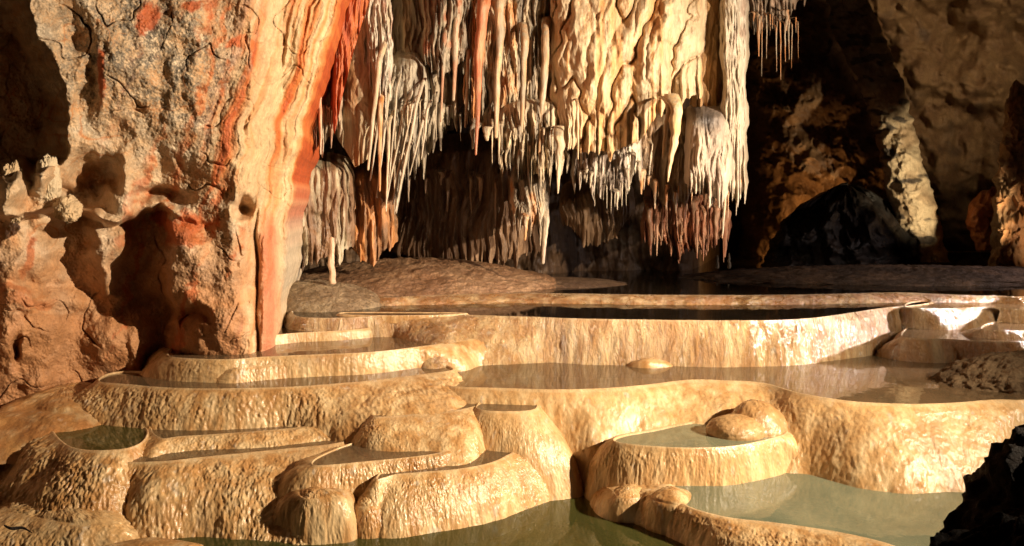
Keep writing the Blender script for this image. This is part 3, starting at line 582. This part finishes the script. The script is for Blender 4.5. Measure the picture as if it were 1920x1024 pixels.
dr("dim brown bulging flowstone hanging low between the grey tongue and the red tubes", 1050, 1190, 330, [(1050, 420), (1110, 462), (1150, 455), (1190, 400)], 11.4, [.20, .12, .06], [.34, .22, .12], None, seed=18, flute=.12, ff=20, spikes=14, sw=9, topclosed=True)
dr("dark grey ceiling fringe at top right over the void", 1395, 1512, -140, [(1395, 70), (1440, 60), (1480, 40), (1512, -10)], 9.9, GREY, [.46, .33, .23], None, seed=19, flute=.10, ff=9, spikes=28, sw=6)
dr("deep red blade-shaped drapery hanging off the striped wall's edge", 618, 700, -200, [(618, 215), (627, 250), (640, 190), (660, 110), (700, -30)], 8.55, [.36, .06, .015], [.46, .12, .03], None, seed=20, flute=.05, ff=14, spikes=6, sw=12, rough=.008, bulge=.6, rag=.2)
dr("cream-topped smooth brown bulb drapery behind the red blade", 630, 722, -140, [(630, 250), (665, 315), (690, 300), (722, 180)], 9.6, [.52, .40, .25], [.40, .20, .08], None, seed=21, flute=.03, ff=30, spikes=4, sw=14, rough=.008, bulge=.9, rag=.3)
dr("fringe of thin grey drips in shadow below the red blade", 578, 640, 130, [(578, 250), (605, 285), (640, 240)], 9.0, [.30, .12, .06], PGREY, None, seed=22, flute=.08, ff=9, spikes=34, sw=6, topclosed=True)
dr("white-grey ribbed strand drapery at top left of the grey mass", 684, 735, -140, [(684, 110), (705, 240), (735, 200)], 9.5, PGREY, [.66, .60, .5], RUST, seed=23, flute=.08, ff=10, spikes=60, sw=8)
dr("orange-streaked grey drapery strip beside the long red stalactite", 868, 912, -140, [(868, 180), (890, 240), (912, 200)], 10.0, GREY, ORG, None, seed=24, flute=.09, ff=10, spikes=36, sw=7)

# ------------------------------------------------------------------ stalactites, stalagmites
def spike(name, label, cat, top, bot, D, r0, colA, colB, group=None, seed=0, r1=None, up=False, D2=None, n=22, lump=.16, parent=None):
    m = max(30, int(abs(bot[1] - top[1]) / 2)); t = np.linspace(0, 1, m)
    a, b = PD(top[0], top[1], D), PD(bot[0], bot[1], D if D2 is None else D2)
    r1 = r0 * .12 if r1 is None else r1
    c = a + (b - a) * t[:, None]
    hz = fbm(np.stack([t * 3, 0 * t + seed, 0 * t], -1), 3, 300 + seed)
    c[:, 0] += r0 * 1.3 * hz * (1 - t)
    if not up: c[:, 1] += .32 * np.clip(1 - t / .22, 0, 1) ** 1.5
    rad = r1 + (r0 - r1) * (1 - t) ** 1.0 if not up else r1 + (r0 - r1) * (1 - t) ** .5
    rad = rad * (1 + lump * gnoise(np.stack([t * abs(b[2] - a[2]) * 9, 0 * t, 0 * t + seed], -1), 301))
    th = np.linspace(0, 2 * pi, n, endpoint=False)
    ang = 1 + .12 * gnoise(np.stack([np.cos(th)[:, None] * 1.8 + 0 * t, np.sin(th)[:, None] * 1.8 + 0 * t, (t * 1.5)[None, :] + seed + 0 * th[:, None]], -1), 302)
    P = np.stack([c[None, :, 0] + np.cos(th)[:, None] * rad * ang, c[None, :, 1] + np.sin(th)[:, None] * rad * ang, c[None, :, 2] + 0 * th[:, None]], -1)
    tip = np.argmax(t); P[:, -1] = P[:, -1].mean(0); P[:, 0] = P[:, 0].mean(0)
    col = mix(colA, colB, sst(-.3, .35, fbm(S(P, 20, 20, 4), 3, 303 + seed)))
    base = [a[0], a[1], a[2]] if not up else [a[0], a[1], a[2]]
    o = link_mesh(name, P.reshape(-1, 3), [grid_faces(n, m, True, flip=not up), (np.arange(n) * m)[None, :]], col.reshape(-1, 3), M["drape"], base, parent)
    return tag(o, label, cat, group)

big = [
    ("long rust red stalactite at top centre, the reddest and longest of all", (905, -60), (892, 292), 9.2, .085, [.45, .13, .05], [.58, .27, .14], .012),
    ("thick cream stalactite, left one of the pair under the right end of the cream drapery", (1254, 172), (1243, 300), 9.0, .045, CREAM, PGREY, .01),
    ("thick cream stalactite with orange tip, right and longest of the pair under the cream drapery", (1271, 168), (1252, 342), 8.9, .085, CREAM, [.6, .38, .17], .008),
    ("pale pointed stalactite beside the black gap at the cream skirt's left", (1050, 230), (1046, 364), 9.3, .065, CREAM, PGREY, .008),
    ("slim pale column reaching down from the grey tongue to the mud bank", (1024, 385), (1018, 496), 9.95, .045, PGREY, [.4, .3, .22], .02),
    ("short orange stalactite under the grey tongue, left of the slim column", (988, 395), (984, 452), 9.8, .04, ORG, PGREY, .01),
    ("tall twisted cream rib right of the brown bulb, longest of the left strands", (716, 60), (690, 320), 9.2, .035, PGREY, CREAM, .012),
    ("straight orange-brown stalactite among the left strands", (712, 150), (712, 360), 9.35, .035, ORG, CREAM, .012),
    ("pale strand crossing downward to the left beneath the bell-shaped drapery", (770, 250), (742, 402), 9.5, .03, PGREY, GREY, .01),
    ("pale strand hanging straight below the bell-shaped drapery", (757, 270), (736, 385), 9.55, .024, PGREY, GREY, .01),
    ("thin pale strand ending lowest at the middle of the left strands", (730, 200), (724, 398), 9.4, .024, PGREY, CREAM, .008),
    ("red-tipped stalactite beneath the striped wall's edge, left of the red blade", (600, 120), (601, 290), 8.6, .035, [.5, .2, .1], PGREY, .008),
    ("pointed stalactite left of the cream skirt under the yellow drapery", (1084, 175), (1084, 300), 9.25, .022, CREAM, YEL, .006),
    ("small cream stalactite hanging free left of the twin pair", (1222, 255), (1217, 330), 9.2, .028, CREAM, GREY, .006),
    ("leaf-shaped grey stalactite under the right end of the crinkled skirt", (1190, 280), (1182, 345), 9.4, .04, PGREY, GREY, .006),
    ("grey stalactite at the lower end of the right pillar, long and thin", (1362, 330), (1354, 448), 9.5, .03, PGREY, ORG, .006),
]
for i, (lb, t, b, D_, r, cA_, cB_, r1) in enumerate(big):
    spike("stalactite", lb, "stalactite", t, b, D_, r, cA_, cB_, seed=i, r1=r1)

rs = np.random.RandomState(11)
def fringe(label, group, x0, x1, ytop, ybot, n, D, r, cA_, cB_, jit=.3, host=None):
    for i in range(n):
        x = x0 + (x1 - x0) * (i + rs.uniform(.1, .9)) / n; f = (x - x0) / (x1 - x0)
        yt = np.interp(f, *zip(*ytop)) if isinstance(ytop, list) else ytop
        yb = np.interp(f, *zip(*ybot)) if isinstance(ybot, list) else ybot
        L_ = (yb - yt) * (rs.uniform(.3, 1.0) ** (jit * 5) * 1.2); yt = yt + rs.uniform(-14, 10)
        rr = r * (.55 + 1.9 * rs.uniform() ** 3)
        spike("drip" if host else "stalactite", None if host else label, None if host else "stalactite", (x, yt - 10), (x + rs.uniform(-2, 2), yt + L_), D + rs.uniform(-.12, .12), rr, cA_, cB_, None if host else group, seed=int(rs.randint(1000)), r1=rr * .2, n=12, lump=.12, parent=DR.get(host))
def ribs(host, D, lst, cA_, cB_):
    for i, (x0, y0, x1, y1, rr) in enumerate(lst):
        spike("rib", None, None, (x0, y0), (x1, y1), D + .05 * (i % 3), rr, cA_, cB_, seed=500 + i + host, r1=rr * .35, n=12, lump=.2, parent=DR[host])
ribs(5, 9.45, [(728, 110, 694, 340, .024), (735, 130, 706, 372, .02), (770, 150, 722, 392, .024), (793, 137, 741, 398, .022), (799, 200, 768, 330, .018), (748, 120, 728, 360, .016), (780, 170, 752, 300, .016), (805, 180, 790, 300, .02)], PGREY, [.6, .5, .38])
ribs(4, 9.8, [(838, 20, 826, 230, .03), (862, -20, 850, 190, .05), (880, 60, 872, 240, .03)], PGREY, [.45, .22, .12])
ribs(8, 9.55, [(938, -40, 930, 260, .06), (985, 30, 978, 250, .05), (1026, 20, 1012, 290, .055)], PGREY, [.58, .35, .18])
fringe("thin straw stalactite hanging over the black void at top right", "straw stalactites over the void", 1412, 1500, 30, [(0, 95), (.3, 160), (.6, 140), (1, 100)], 16, 9.6, .014, PGREY, ORG)
fringe("thin drip in the fringe under the striped wall's edge", "drips under the striped wall", 582, 640, 200, [(0, 250), (.5, 310), (1, 270)], 9, 8.8, .014, PGREY, [.4, .2, .12], host=22)
fringe("long narrow strand among the grey strands left of the bell-shaped drapery", "narrow strands at left", 700, 800, 200, [(0, 330), (.35, 390), (.7, 340), (1, 270)], 9, 9.55, .020, PGREY, CREAM, host=4)
fringe("drip in the grey fringe left of the long red stalactite's tip", "drips left of the red stalactite", 800, 900, [(0, 170), (1, 230)], [(0, 250), (1, 310)], 9, 10.0, .022, GREY, PGREY, host=4)
fringe("pale drip in the fringe between the red stalactite and the grey tongue", "pale drips right of the red stalactite", 905, 1050, 240, [(0, 310), (.5, 340), (1, 320)], 13, 9.6, .028, CREAM, GREY, host=9)
fringe("short crinkled drip under the pinkish skirt", "drips under the pinkish skirt", 1085, 1200, [(0, 325), (.6, 355), (1, 310)], [(0, 355), (.6, 395), (1, 345)], 18, 9.55, .018, PGREY, GREY, host=12)
fringe("x", "x", 1196, 1280, [(0, 325), (1, 360)], [(0, 365), (.5, 410), (1, 400)], 9, 9.85, .02, PGREY, ORG, host=13)
fringe("drip in the fringe under the dark-capped bulge", "drips under the dark-capped bulge", 1286, 1392, [(0, 350), (1, 350)], [(0, 395), (.5, 405), (1, 395)], 14, 9.5, .020, PGREY, ORG, host=15)
fringe("rusty tube in the low red curtain above the lake", "rusty tubes above the lake", 1215, 1365, 380, 470, 18, 10.45, .030, [.30, .11, .05], [.40, .24, .14], jit=.12, host=17)
fringe("dim brown drip low at the back above the mud bank", "dim drips above the mud bank", 560, 1000, [(0, 330), (1, 340)], [(0, 430), (.4, 410), (1, 430)], 16, 10.9, .045, [.3, .18, .1], [.42, .3, .2], host=3)
for lb, x_, y_, rd, sd in (("crusty cream dripstone clump hanging in the left wall's dark hollow", 92, 335, (.075, .09, .17), 95), ("smooth fang-shaped dripstone at the far left edge above the undercut", 28, 362, (.07, .10, .21), 96), ("small round cream dripstone under the crusty clump", 128, 392, (.09, .10, .10), 97)):
    c_ = PD(x_, y_, 6.42); blob("dripstone", lb, "dripstone", tuple(c_), rd, "wall", [.6, .42, .24], [.7, .55, .36], amp=.35, fr=2.0, seed=sd, n=120, fine=.012)

spike("stalagmite", "single pale pink stalagmite standing on the tan mud mound", "stalagmite", (622, 534), (622, 444), 9.28, .04, [.52, .32, .19], [.62, .42, .27], up=True, r1=.028, seed=77, lump=.22)
for i, (x, yb, yt) in enumerate(((1345, 504, 478), (1367, 504, 474), (1258, 502, 485))):
    spike("stalagmite", ["tiny stalagmite in the lake, left of two under the right pillar", "tiny stalagmite in the lake, right of two under the right pillar", "tiny stalagmite in the lake below the red tubes"][i], "stalagmite", (x, yb), (x, yt), 13.5, .03, PGREY, GREY, up=True, r1=.01, seed=80 + i)

# ------------------------------------------------------------------ far chamber on the right
backwall("tan mottled cave wall at the back of the right chamber", 1330, 2250, -160, 530, lambda X, Y: 18.5 + .8 * sst(1900, 1500, X) - 1.5 * sst(100, -100, Y), [.36, .24, .12], [.26, .16, .08], 230, res=3, fl=.2, amp=1.2, mat="wall", vertical=False)
def outline_rock(label, left, right, ys, D, cA_, cB_, seed, cat="rock mass", name="rock_mass", amp=.5, fl=.15, res=2.2, bul=.8, cfn=None, top=0):
    """a free-standing mass of rock: its left and right edges are given at heights ys"""
    y0, y1 = ys[0], ys[-1]; nv = int((y1 - y0) / res); Yv = np.linspace(y0, y1, nv)
    l = np.interp(Yv, ys, left); r = np.interp(Yv, ys, right); nu = max(60, int((r - l).max() / res))
    e = np.linspace(-1, 1, nu)[:, None]; X = (l + r)[None, :] / 2 + (r - l)[None, :] / 2 * e; Y = Yv[None, :].repeat(nu, 0)
    q = np.stack([X / 100, Y / 100, 0 * X], -1)
    X = X + 12 * fbm(q * 4, 3, seed + 7) * np.abs(e); Y = Y + (16 * fbm(q * 3, 3, seed + 8) if top else 0)
    tp = np.sqrt(np.clip(1 - (1 - np.clip((Yv - y0) / (y1 - y0) / top, 0, 1)) ** 2, 0, 1)) if top else 1 + 0 * Yv
    X = (l + r)[None, :] / 2 + (X - (l + r)[None, :] / 2) * tp[None, :]
    hw = (r - l)[None, :] / 2 / F * D
    dep = D + .8 * (1 - tp)[None, :] + hw * bul * (1 - np.sqrt(np.clip(1 - np.abs(e) ** 2.5, 0, 1))) * 2 - amp * fbm(q * 1.2, 3, seed) - fl * ridge(q * 2.6 + fbm(q * 2, 2, seed + 2)[..., None] * .4, 4, seed + 1) - .04 * fbm(q * 12, 3, seed + 5)
    P = PD(X, Y, dep)
    col = mix(cA_, cB_, sst(-.3, .35, fbm(q * 2.5, 4, seed + 3)))
    if cfn: col = cfn(X, Y, q, col)
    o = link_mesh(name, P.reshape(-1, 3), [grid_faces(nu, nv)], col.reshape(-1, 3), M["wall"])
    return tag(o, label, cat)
outline_rock("dark brown rock mass filling the middle of the right chamber", [1360, 1370, 1380, 1385, 1380, 1390, 1390, 1380], [1470, 1520, 1600, 1648, 1662, 1700, 1740, 1770], [-180, -10, 10, 35, 90, 200, 350, 500], 15.5, [.12, .06, .025], [.24, .13, .055], 240)
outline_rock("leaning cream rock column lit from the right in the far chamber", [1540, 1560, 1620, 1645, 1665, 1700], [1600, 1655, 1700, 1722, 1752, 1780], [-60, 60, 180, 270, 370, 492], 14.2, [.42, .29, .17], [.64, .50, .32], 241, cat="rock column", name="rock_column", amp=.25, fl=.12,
             cfn=lambda X, Y, q, c: mix(c, [.04, .03, .025], .9 * np.clip(sst(190, 150, Y) * .6 + sst(.15, .3, fbm(q * S(np.ones(3), 2.2, 5, 1), 3, 260)), 0, 1)))  # unlit upper part painted darker, plus random dark mottling
outline_rock("low dark boulder hump in front of the far chamber's middle", [1460, 1450, 1440, 1430], [1720, 1720, 1725, 1730], [350, 380, 420, 505], 13.8, [.010, .007, .005], [.02, .012, .008], 242, top=.95, bul=.3, amp=.8)  # near-black colour stands in for shade on the hump
outline_rock("knobbly rust-brown rock pillar at the far right edge", [1885, 1878, 1862, 1850], [1925, 1945, 1945, 1930], [150, 250, 380, 505], 13.2, [.30, .18, .09], [.42, .2, .08], 243, top=.25, cat="rock column", name="rock_column", amp=.3, fl=.15)
outline_rock("round orange boulder at the foot of the far right pillar", [1830, 1812, 1815, 1830], [1890, 1900, 1905, 1895], [352, 385, 430, 470], 13.9, [.45, .14, .04], [.5, .2, .07], 244, cat="boulder", name="boulder", amp=.15, top=.6)

# ------------------------------------------------------------------ ceiling and outer walls
gx, gy = np.meshgrid(np.linspace(-15, 17, 200), np.linspace(-5, 24, 200), indexing="ij")
q = np.stack([gx, gy, 0 * gx], -1); gz = 5.6 + .17 * gy + .5 * fbm(q * .5, 3, 400) + .2 * ridge(q * 1.2, 3, 401) + .35 * sst(8, 15, np.abs(gx - 1)) * -6
o = link_mesh("cave_ceiling", np.stack([gx, gy, gz], -1).reshape(-1, 3), [grid_faces(200, 200, flip=True)], [.2, .13, .07], M["wall"], [0, 5, 5]); tag(o, "rough brown cave ceiling above the frame", kind="structure")
gy, gz = np.meshgrid(np.linspace(-5, 24, 200), np.linspace(-1, 9, 80), indexing="ij")
q = np.stack([0 * gy, gy, gz], -1); gx = 12.5 + 1.0 * fbm(q * .5, 3, 402) + .2 * ridge(q, 3, 403)
o = link_mesh("cave_wall", np.stack([gx, gy, gz], -1).reshape(-1, 3), [grid_faces(200, 80)], [.2, .13, .07], M["wall"], [12, 5, 0]); tag(o, "brown side wall of the cave beyond the right of the frame", kind="structure")

# ------------------------------------------------------------------ lamps and added fill lights
def lamp(name, kind, loc, energy, color, target=None, angle=90, blend=.5, radius=.08):
    l = bpy.data.lights.new(name, kind); l.energy = energy; l.color = color; l.shadow_soft_size = radius
    if kind == "SPOT": l.spot_size = radians(angle); l.spot_blend = blend
    o = bpy.data.objects.new(name, l); COL.objects.link(o); o.location = loc
    if target is not None:
        from mathutils import Vector
        o.rotation_euler = (Vector(target) - Vector(loc)).to_track_quat("-Z", "Y").to_euler()
    return o
lamp("key_lamp", "SPOT", (7.5, 2.6, 4.6), 9800, (1, .82, .59), (-0.3, 7.4, 2.1), 66, 1.0, .08)
lamp("curtain_lamp", "SPOT", (5.6, 4.2, 2.6), 2200, (1, .77, .56), (0.2, 10.2, 3.9), 56, .5, .07)
lamp("wet_rock_lamp", "SPOT", (8.8, 8.9, 2.1), 3200, (1, .86, .80), (4.0, 8.9, 0.95), 40, .8, .08)
lamp("ledge_fill", "SPOT", (6.4, 6.4, 3.4), 420, (1, .80, .58), (5.6, 9.4, 1.1), 56, .9, .10)  # added fill light that brightens the far right ledges
lamp("chamber_lamp", "SPOT", (8.4, 11.2, 1.7), 700, (1, .80, .5), (7.2, 14.1, 2.7), 38, .6, .08)
lamp("mound_lamp", "POINT", (5.5, 14.45, 1.85), 60, (1, .55, .2), radius=.08)
lamp("bank_fill", "SPOT", (9.2, 10.8, 2.7), 220, (1, .8, .75), (5.5, 11.9, 1.3), 70, .7, .1)  # added fill light, keeps the gravel bank from going black
lamp("pillar_lamp", "SPOT", (9.6, 12.6, 2.0), 90, (1, .6, .3), (8.3, 13.6, 2.0), 60, .6, .08)
lamp("chamber_wall_lamp", "SPOT", (9.8, 12.2, 6.0), 560, (1, .70, .42), (9.0, 18.5, 6.8), 90, .9, .2)

wd = bpy.data.worlds.new("World"); scene.world = wd; wd.use_nodes = True
bg = wd.node_tree.nodes["Background"]; bg.inputs[0].default_value = (.95, .36, .13, 1); bg.inputs[1].default_value = 0.022

# ------------------------------------------------------------------ camera
cam = bpy.data.cameras.new("camera"); cam.sensor_width = 36; cam.lens = 36 * F / 1920; cam.clip_end = 200
co = bpy.data.objects.new("camera", cam); COL.objects.link(co); co.location = (0, 0, CZ); co.rotation_euler = (pi / 2 - PITCH, 0, 0)
scene.camera = co
vs = scene.view_settings; vs.view_transform = "Standard"; vs.look = "None"; vs.gamma = 1; vs.exposure = 0.05
scene.cycles.use_denoising = True
scene.cycles.max_bounces = 6; scene.cycles.transparent_max_bounces = 8
scene.cycles.sample_clamp_indirect = 4
